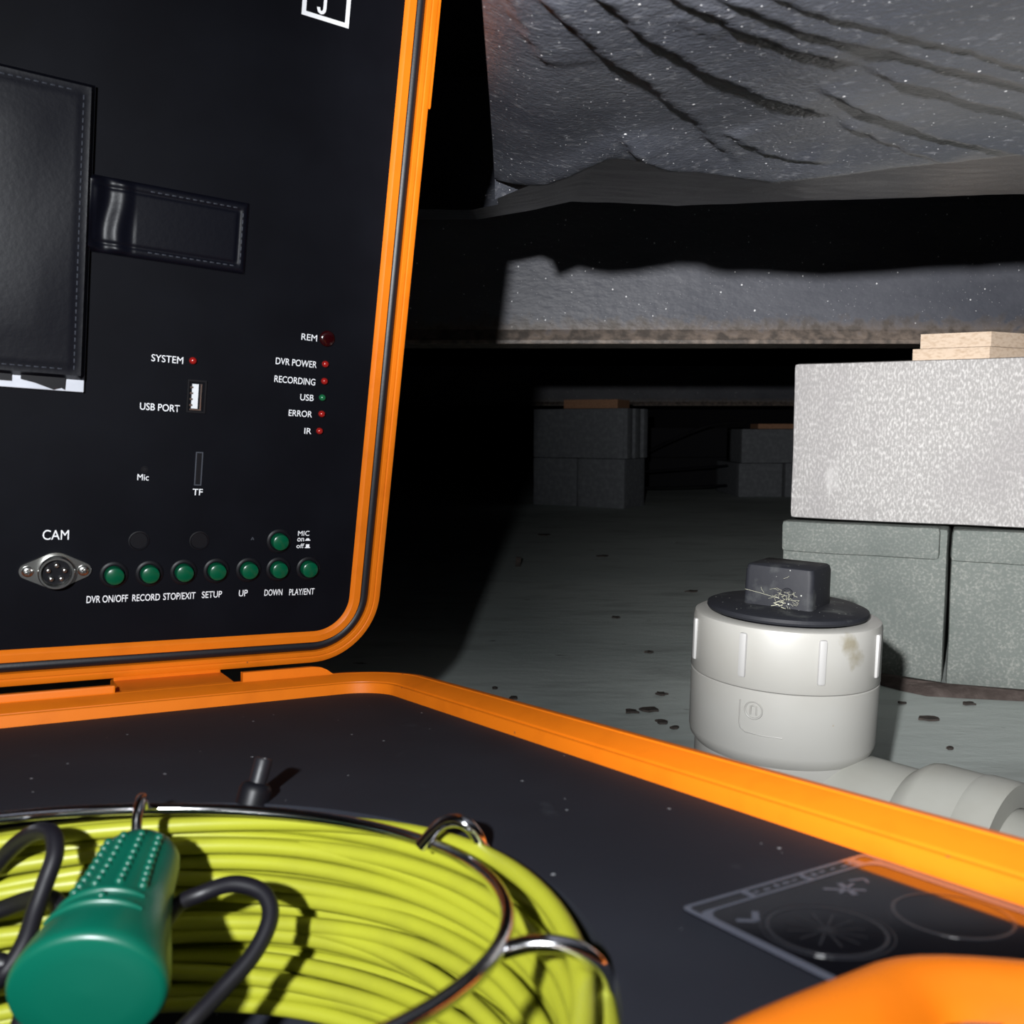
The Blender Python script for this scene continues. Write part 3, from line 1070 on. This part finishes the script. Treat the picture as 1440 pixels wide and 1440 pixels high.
# ---- lettering
def text_mesh(body, wid, hgt, bold=.018):
    cu = bpy.data.curves.new('lettering', 'FONT')
    cu.body = body
    cu.offset = bold
    cu.resolution_u = 4
    o_ = bpy.data.objects.new('lettering', cu)
    COL.objects.link(o_)
    bpy.context.view_layer.update()
    dg = bpy.context.evaluated_depsgraph_get()
    me = bpy.data.meshes.new_from_object(o_.evaluated_get(dg))
    bpy.data.objects.remove(o_)
    bpy.data.curves.remove(cu)
    me.name = 'lettering'
    X = [v.co.x for v in me.vertices]
    Y = [v.co.y for v in me.vertices]
    x0, x1, y0, y1 = min(X), max(X), min(Y), max(Y)
    for v in me.vertices:
        v.co.x = (v.co.x - (x0 + x1) / 2) * wid / (x1 - x0)
        v.co.y = (v.co.y - (y0 + y1) / 2) * hgt / (y1 - y0)
        v.co.z = 0
    me.materials.clear()
    me.materials.append(M['white_print'])
    return me


TXT = [('DVR ON/OFF', -147.3, 53.7, 18.0, 3.5), ('RECORD', -130.0, 53.7, 12.6, 3.4), ('STOP/EXIT', -114.6, 53.8, 15.2, 3.5), ('SETUP', -99.0, 54.0, 9.8, 3.4),
       ('UP', -83.4, 54.1, 4.4, 3.4), ('DOWN', -67.8, 53.9, 9.4, 3.4), ('PLAY/ENT', -52.6, 53.7, 13.6, 3.5), ('CAM', -170.1, 84.9, 10.7, 4.6),
       ('SYSTEM', -126.2, 168.5, 14.0, 3.2), ('USB PORT', -128.3, 145.9, 17.6, 3.3), ('Mic', -134.2, 112.6, 5.0, 3.0), ('TF', -109.0, 106.1, 4.7, 3.1),
       ('REM', -59.7, 185.8, 8.0, 3.1), ('DVR POWER', -65.2, 172.7, 20.9, 3.3), ('RECORDING', -65.2, 163.9, 20.9, 3.3), ('USB', -58.4, 155.9, 7.0, 3.2),
       ('ERROR', -61.1, 147.6, 12.1, 3.2), ('IR', -56.5, 139.0, 3.7, 3.0), ('MIC', -54.2, 85.4, 6.1, 2.6), ('on', -55.6, 82.0, 3.6, 1.9), ('off', -55.5, 78.7, 4.1, 2.5)]
for body, s, t, wd, hg in TXT:
    link('lettering', text_mesh(body, wd / 1000, hg / 1000, 0.0 if 'M' in body else 0.004), panel, Matrix.Translation((s / 1000, t / 1000, .00012)))
ic = MB()
ic.prism([(-.0014, 0), (.0014, 0), (.0014, .0003), (.0009, .0006), (.0007, .0012), (-.0007, .0012), (-.0009, .0006), (-.0014, .0003)], 0, .0001)
link('printed_symbol', ic.mesh('printed_symbol', 'white_print'), panel, Matrix.Translation((-.0518, .0815, .00008)))
ic = MB()
ic.prism([(-.0014, 0), (.0014, 0), (.0014, .0004), (.0009, .0004), (.0009, .0020), (-.0009, .0020), (-.0009, .0004), (-.0014, .0004)], 0, .0001)
link('printed_symbol', ic.mesh('printed_symbol', 'white_print'), panel, Matrix.Translation((-.0516, .0775, .00008)))
# boxed J mark near the top
lg = MB()
x0, x1, y0, y1, th_ = -.0758, -.0528, .3315, .3545, .0020
for a, c in (((x0, y0), (x1, y0 + th_)), ((x0, y1 - th_), (x1, y1)), ((x0, y0 + th_), (x0 + th_, y1 - th_)), ((x1 - th_, y0 + th_), (x1, y1 - th_))):
    lg.box((a[0], a[1], 0), (c[0], c[1], .0001))
link('printed_frame', lg.mesh('printed_frame', 'white_print'), panel, Matrix.Translation((0, 0, .00006)))
jm = MB()
jp = [(-.0650, .3515), (-.0650, .3370), (-.0652, .3358), (-.0658, .3350), (-.0667, .3347), (-.0675, .3351), (-.0679, .3360), (-.0680, .3368)]
V, F = [], []
for i, (x, y) in enumerate(jp):
    a_, c_ = jp[max(i - 1, 0)], jp[min(i + 1, len(jp) - 1)]
    d = Vector((c_[0] - a_[0], c_[1] - a_[1])).normalized() * .00075
    V += [(x - d.y, y + d.x, 0), (x + d.y, y - d.x, 0)]
    if i:
        F.append((2 * i - 2, 2 * i - 1, 2 * i + 1, 2 * i))
jm.add(V, F)
jm.box((-.0672, .3503, -.00004), (-.0628, .3516, 0))
link('lettering', jm.mesh('lettering', 'white_print'), panel, Matrix.Translation((0, 0, .00012)))


# ---- push buttons, lamps, sockets
cap = MB().lathe([(.0042, .0), (.0042, .0034), (.0040, .0041), (.0034, .0045), (.0, .0046)], 28, cap=False).mesh('push_button', 'green_button', 40)
col = MB().lathe([(.0064, .0), (.0064, .0006), (.0057, .0011), (.0049, .0011), (.0047, .0)], 28, cap=False).mesh('button_collar', 'black_plastic', 40)
BT = [(-145.0, 65.6), (-129.2, 65.8), (-113.4, 66.1), (-97.7, 66.4), (-81.7, 66.5), (-66.3, 66.5), (-50.3, 66.5), (-67.1, 81.4)]
for s, t in BT:
    link('push_button', cap, panel, Matrix.Translation((s / 1000, t / 1000, 0)))
    link('button_collar', col, panel, Matrix.Translation((s / 1000, t / 1000, 0)))
led_prof = [(.0017, 0), (.0017, .0008), (.0015, .0015), (.0010, .0020), (.0004, .0022), (0, .00222)]
led = MB().lathe(led_prof, 20, cap=False).mesh('indicator_light', 'red_lens', 60)
ledg = MB().lathe(led_prof, 20, cap=False).mesh('indicator_light', 'green_lens', 60)
for s, t, g_ in ((-114.9, 168.9, 0), (-50.4, 173.5, 0), (-50.1, 164.9, 0), (-50.5, 156.5, 1), (-50.1, 148.2, 0), (-50.5, 139.4, 0)):
    o = link('indicator_light', ledg if g_ else led, panel, Matrix.Translation((s / 1000, t / 1000, 0)))
    o['label'] = 'small green indicator light' if g_ else 'small red indicator light'
MB().lathe([(.0040, 0), (.0040, .0005), (.0035, .0011), (.002, .0015), (0, .0016)], 28, cap=False).build(
    'receiver_window', 'dark_red', panel, Matrix.Translation((-.0505, .1862, 0)), smooth=50)
for s, t in ((-134.7, 82.0), (-106.9, 81.9)):
    MB().lathe([(.0047, 0), (.0047, .0005), (.0042, .0006), (.0038, .0001), (0, .0001)], 32, cap=False).build(
        'blank_plug', 'black_plastic', panel, Matrix.Translation((s / 1000, t / 1000, 0)), smooth=50)
MB().lathe([(.0016, 0), (.0016, .0004), (.0012, .0004), (.0010, .0001), (0, .0001)], 16, cap=False).build(
    'microphone_hole', 'black_plastic', panel, Matrix.Translation((-.1338, .1163, 0)))
lg = MB()
lg.add([(-.0009, 0, 0), (-.0004, 0, 0), (.0002, .0012, 0), (-.0001, .0016, 0)], [(0, 1, 2, 3)])
lg.add([(.0001, .0002, 0), (.0008, 0, 0), (.0005, .0012, 0), (.0002, .0009, 0)], [(0, 1, 2, 3)])
link('printed_symbol', lg.mesh('printed_symbol', 'thread'), panel, Matrix.Translation((-.0807, .0820, .0001)))


def frame_box(mb, x0, x1, y0, y1, t, z0, z1):
    mb.box((x0, y0, z0), (x1, y0 + t, z1)).box((x0, y1 - t, z0), (x1, y1, z1)).box((x0, y0 + t, z0), (x0 + t, y1 - t, z1)).box((x1 - t, y0 + t, z0), (x1, y1 - t, z1))


ub = MB()
frame_box(ub, -.0044, .0044, -.0078, .0078, .0009, 0, .0010)
UM = Matrix.Translation((-.1124, .1523, 0))
o = ub.build('usb_port', 'black_plastic', panel, UM)
MB().box((-.0021, -.0058, .0), (.0008, .0058, .0006)).build('usb_tongue', 'tongue', panel, UM)
us = MB()
us.box((.0016, -.0060, 0), (.0023, .0060, .0009))
us.box((-.0028, -.0066, 0), (.0024, -.0060, .0009))
for yy in (-.0042, -.0014, .0014, .0042):
    us.box((-.0030, yy - .0004, 0), (-.0016, yy + .0004, .0008))
us.build('usb_shell', 'steel', panel, UM)
tf = MB()
frame_box(tf, -.0017, .0017, -.0082, .0082, .0005, 0, .0007)
TM = Matrix.Translation((-.1093, .1176, 0))
tf.build('card_slot', 'thread', panel, TM)
MB().box((-.0011, -.0076, 0), (.0011, .0076, .0001)).build('card_slot_mouth', 'black_plastic', panel, TM)

# round multi-pin camera socket on a lozenge flange
CM = Matrix.Translation((-.1698, .0683, 0))
poly = []
for a0_, a1_, cx, r in ((-68, 68, .0113, .0036), (68, 112, 0, .0085), (112, 248, -.0113, .0036), (248, 292, 0, .0085)):
    for i in range(9):
        a = math.radians(a0_ + (a1_ - a0_) * i / 8)
        poly.append((cx + r * math.cos(a), r * math.sin(a)))
fl = MB().prism(poly, 0, .0014)
fl.build('camera_socket_flange', 'steel', panel, CM)
MB().lathe([(.0076, .0014), (.0076, .0056), (.0072, .0062), (.0064, .0062), (.0062, .0026), (0, .0026)], 40, cap=False).build('camera_socket_barrel', 'steel', panel, CM, smooth=40)
MB().lathe([(.0060, .0026), (.0060, .0034), (0, .0034)], 32, cap=False).build('camera_socket_core', 'black_plastic', panel, CM, smooth=40)
pin = MB().lathe([(.0011, .0034), (.0011, .0052), (.0007, .0056), (0, .0056)], 12, cap=False).mesh('pin', 'steel', 50)
for i in range(5):
    a = math.radians(90 + 72 * i)
    link('pin', pin, panel, CM @ Matrix.Translation((.0035 * math.cos(a), .0035 * math.sin(a), 0)))
scr = MB().lathe([(.0025, .0014), (.0025, .0019), (.0019, .0026), (.0008, .0028), (0, .0028)], 20, cap=False)
scr.box((-.0014, -.00025, .0027), (.0014, .00025, .0030)).box((-.00025, -.0014, .0027), (.00025, .0014, .0030))
scr = scr.mesh('screw', 'steel', 40)
for s, a in ((-.0113, .3), (.0115, .8)):
    link('screw', scr, panel, CM @ Matrix.Translation((s, 0, 0)) @ Matrix.Rotation(a, 4, 'Z'))


# ---- leather screen cover with its strap
def leather_pad(name, x0, x1, y0, y1, z0, z1, seed, parent, corner=.003, puff=.0010, crush=False):
    nx, ny = 90, 60
    V, F = [], []
    r = random.Random(seed)
    ks = [(r.uniform(-90, 90), r.uniform(-90, 90), r.uniform(0, 6)) for _ in range(9)]
    for j in range(ny + 1):
        for i in range(nx + 1):
            x = x0 + (x1 - x0) * i / nx
            y = y0 + (y1 - y0) * j / ny
            e = min(x - x0, x1 - x, y - y0, y1 - y)
            q = min(e / .0028, 1)
            z = z0 + (z1 - z0) * math.sqrt(max(0, 1 - (1 - q) ** 2))
            z += puff * min(e / .02, 1) * (sum(math.sin(a * x + b_ * y + c) for a, b_, c in ks) / 9)
            if e > .003:
                z -= .0005 * math.exp(-((e - .0045) / .0008) ** 2)               # stitched groove
            if crush:
                u = (x - x0) / .022
                if u < 1:
                    z += min(e / .002, 1) * (.0016 * math.sin(u * 10.5 + .6 * math.sin((y - y0) * 180)) * (1 - u) ** .5 + .0015 * (1 - u))
            V.append((x, y, z))
    for j in range(ny):
        for i in range(nx):
            a = j * (nx + 1) + i
            F.append((a, a + 1, a + nx + 2, a + nx + 1))
    o_ = MB().add(V, F).box((x0, y0, z0 - .0008), (x1, y1, z0 + .0002)).build(name, 'leather', parent, smooth=60)
    return o_


def stitches(parent, pts_list, z, step=.0030):
    b_ = MB()
    for (xa, ya), (xb, yb) in pts_list:
        L = math.hypot(xb - xa, yb - ya)
        n_ = int(L / step)
        ux, uy = (xb - xa) / L, (yb - ya) / L
        for i in range(n_):
            c0, c1 = (i + .2) * step, (i + .75) * step
            b_.tube([(xa + ux * c0, ya + uy * c0, z), (xa + ux * (c0 + c1) / 2, ya + uy * (c0 + c1) / 2, z + .0003), (xa + ux * c1, ya + uy * c1, z)], .00028, 5)
    o_ = b_.build('stitching', 'thread', parent)
    o_['kind'] = 'stuff'
    return o_


MB().box((-.330, .1505, 0), (-.1612, .172, .0030), bev=.0004).build('screen_bezel', 'pale_strip', panel)
tabm = MB()
tabm.prism([(-.186, .1545), (-.181, .1535), (-.1735, .1510), (-.1705, .1520), (-.169, .1512), (-.1685, .160), (-.186, .160)], .003, .0042)
tabm.prism([(-.215, .1535), (-.1895, .1535), (-.1895, .160), (-.215, .160)], .003, .0042)
tabm.build('cover_lining', 'black_plastic', panel)
cov = leather_pad('screen_cover', -.345, -.1612, .1560, .2790, .0035, .0082, 5, case, puff=.0016)
cov.matrix_local = LIDF
cov['label'] = 'black stitched leather cover over the screen'
stitches(cov, [((-.166, .160), (-.166, .275)), ((-.335, .1605), (-.168, .1605)), ((-.335, .2745), (-.168, .2745))], .0080)
stp = leather_pad('strap', -.1650, -.0938, .2115, .2440, .0006, .0026, 6, cov, puff=.0003, crush=True)
stitches(cov, [((-.138, .2147), (-.098, .2147)), ((-.138, .2408), (-.098, .2408)), ((-.0968, .2155), (-.0968, .240))], .0026)

# ------------------------------------------------------------------ cable reel in the base
RZ = DEEP - .095
REEL = CASE @ Matrix.Translation((HC.x, HC.y, RZ))
RU = Matrix.Translation((-HC.x, -HC.y, .095))        # reel frame -> rim frame coordinates
reel = thing('cable_reel', 'chrome wire reel of yellow push cable sunk in the case base', 'cable reel', REEL)
rc, rR, rz0, ra, rb = Vector((-.1882, -.2877)), .0800, .0023, -.079, -.0376


def ring_pt(th_, R_=None):
    R_ = rR if R_ is None else R_
    c, s = math.cos(th_), math.sin(th_)
    return Vector((rc.x + R_ * c, rc.y + R_ * s, rz0 + ra * rR * c + rb * rR * s))


MB().tube([ring_pt(2 * math.pi * i / 160) for i in range(160)], .00155, 14, closed=True).build('wire_ring', 'chrome', reel, RU, smooth=80)


def spoke(pts):
    return MB().tube(smooth_path(pts, 8), .0016, 12).build('spoke', 'chrome', reel, RU, smooth=80)


def radial(deg):
    th_ = math.radians(deg)
    p = ring_pt(th_)
    q = Vector((HC.x + .1068 * math.cos(th_), HC.y + .1068 * math.sin(th_), 0))
    return [p, p + (q - p) * .35 + Vector((0, 0, .002)), p + (q - p) * .75 - Vector((0, 0, .001)), Vector((q.x, q.y, -.012)), Vector((q.x, q.y, -.03)), Vector((q.x, q.y, -.085))]


spoke([(-.1283, -.3410, -.0016), (-.1240, -.3450, .0002), (-.1190, -.3488, -.0002), (-.1145, -.3505, -.0035), (-.1115, -.3495, -.0085), (-.1105, -.3485, -.016), (-.1105, -.3485, -.085)])
spoke([(-.1115, -.2745, -.0048), (-.1070, -.2785, .0012), (-.1035, -.2835, .0016), (-.1000, -.2850, -.0040), (-.0990, -.2850, -.014), (-.0990, -.2850, -.085)])
for dg_ in (122, 170, 222, 275):
    spoke(radial(dg_))


def build_coil():
    pts = []
    N = 13
    per = 110
    z = -.0068
    pitch = .0040
    for i in range(N * per):
        th_ = 2 * math.pi * i / per - 1.75
        kk = i / per
        wob = .0009 * math.sin(th_ * 3 + kk * 5.1) + .0007 * math.sin(th_ * 2 + kk * 2.3) + .0008 * math.sin(th_ * 1.37 + 2)
        R_ = .1030 - .00045 * kk + .0011 * math.sin(th_ * 2.0 + kk * 3.3) + .0008 * math.sin(th_ * .77 + 1)
        zz = z - pitch * kk + wob + .0010 * math.sin(kk * 7.7)
        pts.append((HC.x + .001 + R_ * math.cos(th_), HC.y + R_ * math.sin(th_), zz))
    # second layer climbs back up, outside the first
    M2 = 12
    for i in range(M2 * per):
        th_ = 2 * math.pi * i / per - 1.75
        kk = i / per
        R_ = .1062 + .0006 * math.sin(th_ * 2.3 + kk * 4)
        zz = z - pitch * (N - kk) + .0004 * math.sin(th_ * 3 + kk)
        pts.append((HC.x + .001 + R_ * math.cos(th_), HC.y + R_ * math.sin(th_), zz + .003))
    return MB().tube(pts, .00222, 9).build('push_cable', 'yellow', reel, RU, smooth=80)


o = build_coil()
o['label'] = 'coiled yellow push cable'
MB().lathe([(.1075, -.086), (.1075, -.0835), (.098, -.0825), (0, -.0825)], 64).build('reel_floor', 'black_plastic', reel, RU @ Matrix.Translation((HC.x, HC.y, 0)), smooth=40)
MB().lathe([(.026, -.0825), (.026, -.066), (.022, -.060), (0, -.060)], 40).build('reel_hub', 'black_plastic', reel, RU @ Matrix.Translation((HC.x, HC.y, 0)), smooth=40)

# ------------------------------------------------------------------ green handle hooked on the reel's ring
def build_handle():
    Fp, Np = Vector((-0.0954, 0.2258, 0.2006)), Vector((-0.0891, 0.1797, 0.1919))
    ax = Np - Fp
    L = ax.length
    HM = z_to(Fp, ax)
    root = thing('grip_handle', 'green dotted plastic grip hanging from the chrome reel ring on a metal hook', 'handle', HM)
    prof = [(.0, -.0010), (.0050, -.0006), (.0078, .0010), (.0092, .0035), (.0098, .0070), (.0100, .012), (.0105, .018), (.0114, .024), (.0126, .030),
            (.0139, .036), (.0148, .0405), (.0154, L - .0030), (.0154, L - .0013), (.0148, L - .0002), (.0140, L + .0001), (.0090, L + .0004), (0, L + .0006)]
    body = MB().lathe(prof, 56, sx=1.06, sy=.94, cap=False).build('grip', 'handle', root, smooth=45)

    def rad(z):
        for (r0, z0_), (r1, z1_) in zip(prof[:-1], prof[1:]):
            if z0_ <= z <= z1_:
                return r0 + (r1 - r0) * (z - z0_) / max(z1_ - z0_, 1e-6)
        return prof[-2][0]

    def surf(ang, z):
        r_ = rad(z)
        return Vector((r_ * 1.06 * math.sin(ang), r_ * .94 * math.cos(ang), z))

    dm = bmesh.new()
    bmesh.ops.create_icosphere(dm, subdivisions=2, radius=.00115)
    dme = bpy.data.meshes.new('grip_dot')
    dm.to_mesh(dme)
    dm.free()
    for p in dme.polygons:
        p.use_smooth = True
    dme.materials.append(M['handle'])
    for c in range(4):
        for r_ in range(9):
            ang = math.radians(-40 + 24.5 * c)
            z = .0055 + r_ * .00255
            link('grip_dot', dme, body, Matrix.Translation(surf(ang, z)))
    link('grip_dot', dme, body, Matrix.Translation(surf(math.radians(0), .0325)))
    for z in (.0300, .0350):
        pts = [surf(math.radians(a), z) for a in range(-52, 41, 3)]
        r_ = [.0011 * math.sin(math.pi * min(max((i + .6) / len(pts), .04), .96)) ** .35 for i in range(len(pts))]
        MB().tube(pts, r_, 10).build('grip_ridge', 'handle', body, smooth=60)
    inv = HM.inverted()
    pin_ = [(-0.0955, 0.2235, 0.2000), (-0.0968, 0.2252, 0.2034), (-0.0976, 0.2274, 0.2069), (-0.0979, 0.2297, 0.2101), (-0.0985, 0.2328, 0.2115), (-0.0996, 0.2367, 0.2099), (-0.1002, 0.2384, 0.2068)]
    MB().tube([inv @ p for p in smooth_path(pin_, 6)], .00135, 12).build('hook', 'chrome', root, smooth=80)


build_handle()

# ------------------------------------------------------------------ black leads
leads = [([(-0.0860, 0.2010, 0.1860), (-0.0826, 0.2119, 0.1926), (-0.077, 0.2161, 0.1944), (-0.069, 0.2163, 0.1967), (-0.0614, 0.2142, 0.1954), (-0.0586, 0.2098, 0.1916), (-0.0608, 0.2033, 0.1865),
           (-0.0662, 0.1959, 0.1821), (-0.0714, 0.1885, 0.1787), (-0.0764, 0.1831, 0.1747), (-0.088, 0.185, 0.160), (-.10, .195, .145)], .0021,
          'black lead looping out to the right of the green grip'),
         ([(-0.152, 0.228, 0.170), (-0.1466, 0.2292, 0.1837), (-0.1382, 0.23, 0.1925), (-0.1305, 0.2288, 0.2005), (-0.1233, 0.2262, 0.2055), (-0.1176, 0.2233, 0.2065), (-0.1148, 0.219, 0.2033),
           (-0.1151, 0.2145, 0.1982), (-0.1155, 0.21, 0.1933), (-0.1154, 0.2045, 0.1884), (-0.1176, 0.1991, 0.1839), (-0.122, 0.1937, 0.1805), (-.13, .195, .165)], .0022,
          'black lead arching up at the left edge below the chrome ring'),
         ([(-0.150, 0.2235, 0.172), (-0.1399, 0.224, 0.1817), (-0.1289, 0.2245, 0.1868), (-0.1199, 0.2218, 0.1902), (-0.1136, 0.2177, 0.1898), (-0.1120, 0.2114, 0.1857), (-0.1198, 0.2069, 0.1797),
           (-0.131, 0.2066, 0.1759), (-.14, .21, .165)], .0023,
          'middle black lead coiled at the left edge beside the green grip'),
         ([(-.14, .200, .180), (-0.125, 0.1997, 0.1864), (-0.1166, 0.2005, 0.1845), (-0.1105, 0.1953, 0.1807), (-0.1095, 0.188, 0.1757), (-0.114, 0.1827, 0.1707), (-.125, .19, .155)], .0023,
          'lowest black lead at the left edge, under the green grip')]
for pts, r_, lab in leads:
    q = smooth_path(pts, 8)
    c = min(q, key=lambda p: p.z).copy()
    tag(MB().tube([p - c for p in q], r_, 12).build('cable_lead', 'black_cable', mtx=Matrix.Translation(c), smooth=80), lab, 'cable', 'black leads inside the case')


# ------------------------------------------------------------------ small barrel plug standing on the panel
def build_plug():
    PM = CASE @ UPZ @ Matrix.Translation((-.1350, -.2110, -.0052)) @ Matrix.Rotation(math.radians(17), 4, 'Y') @ Matrix.Rotation(math.radians(-4), 4, 'X')
    root = thing('barrel_plug', 'small black barrel plug standing on the dark base panel behind the reel', 'plug', PM)
    b_ = MB()
    b_.lathe([(.0048, -.0010), (.0048, .0030), (.0045, .0044), (.0036, .0054), (.0028, .0056)], 24)
    b_.build('plug_body', 'black_plastic', root, smooth=40)
    MB().lathe([(.0026, .005), (.0026, .0120), (.0023, .0126), (.0016, .0126), (.0014, .0100), (0, .0100)], 24, cap=False).build('plug_barrel', 'gasket', root, smooth=40)


build_plug()
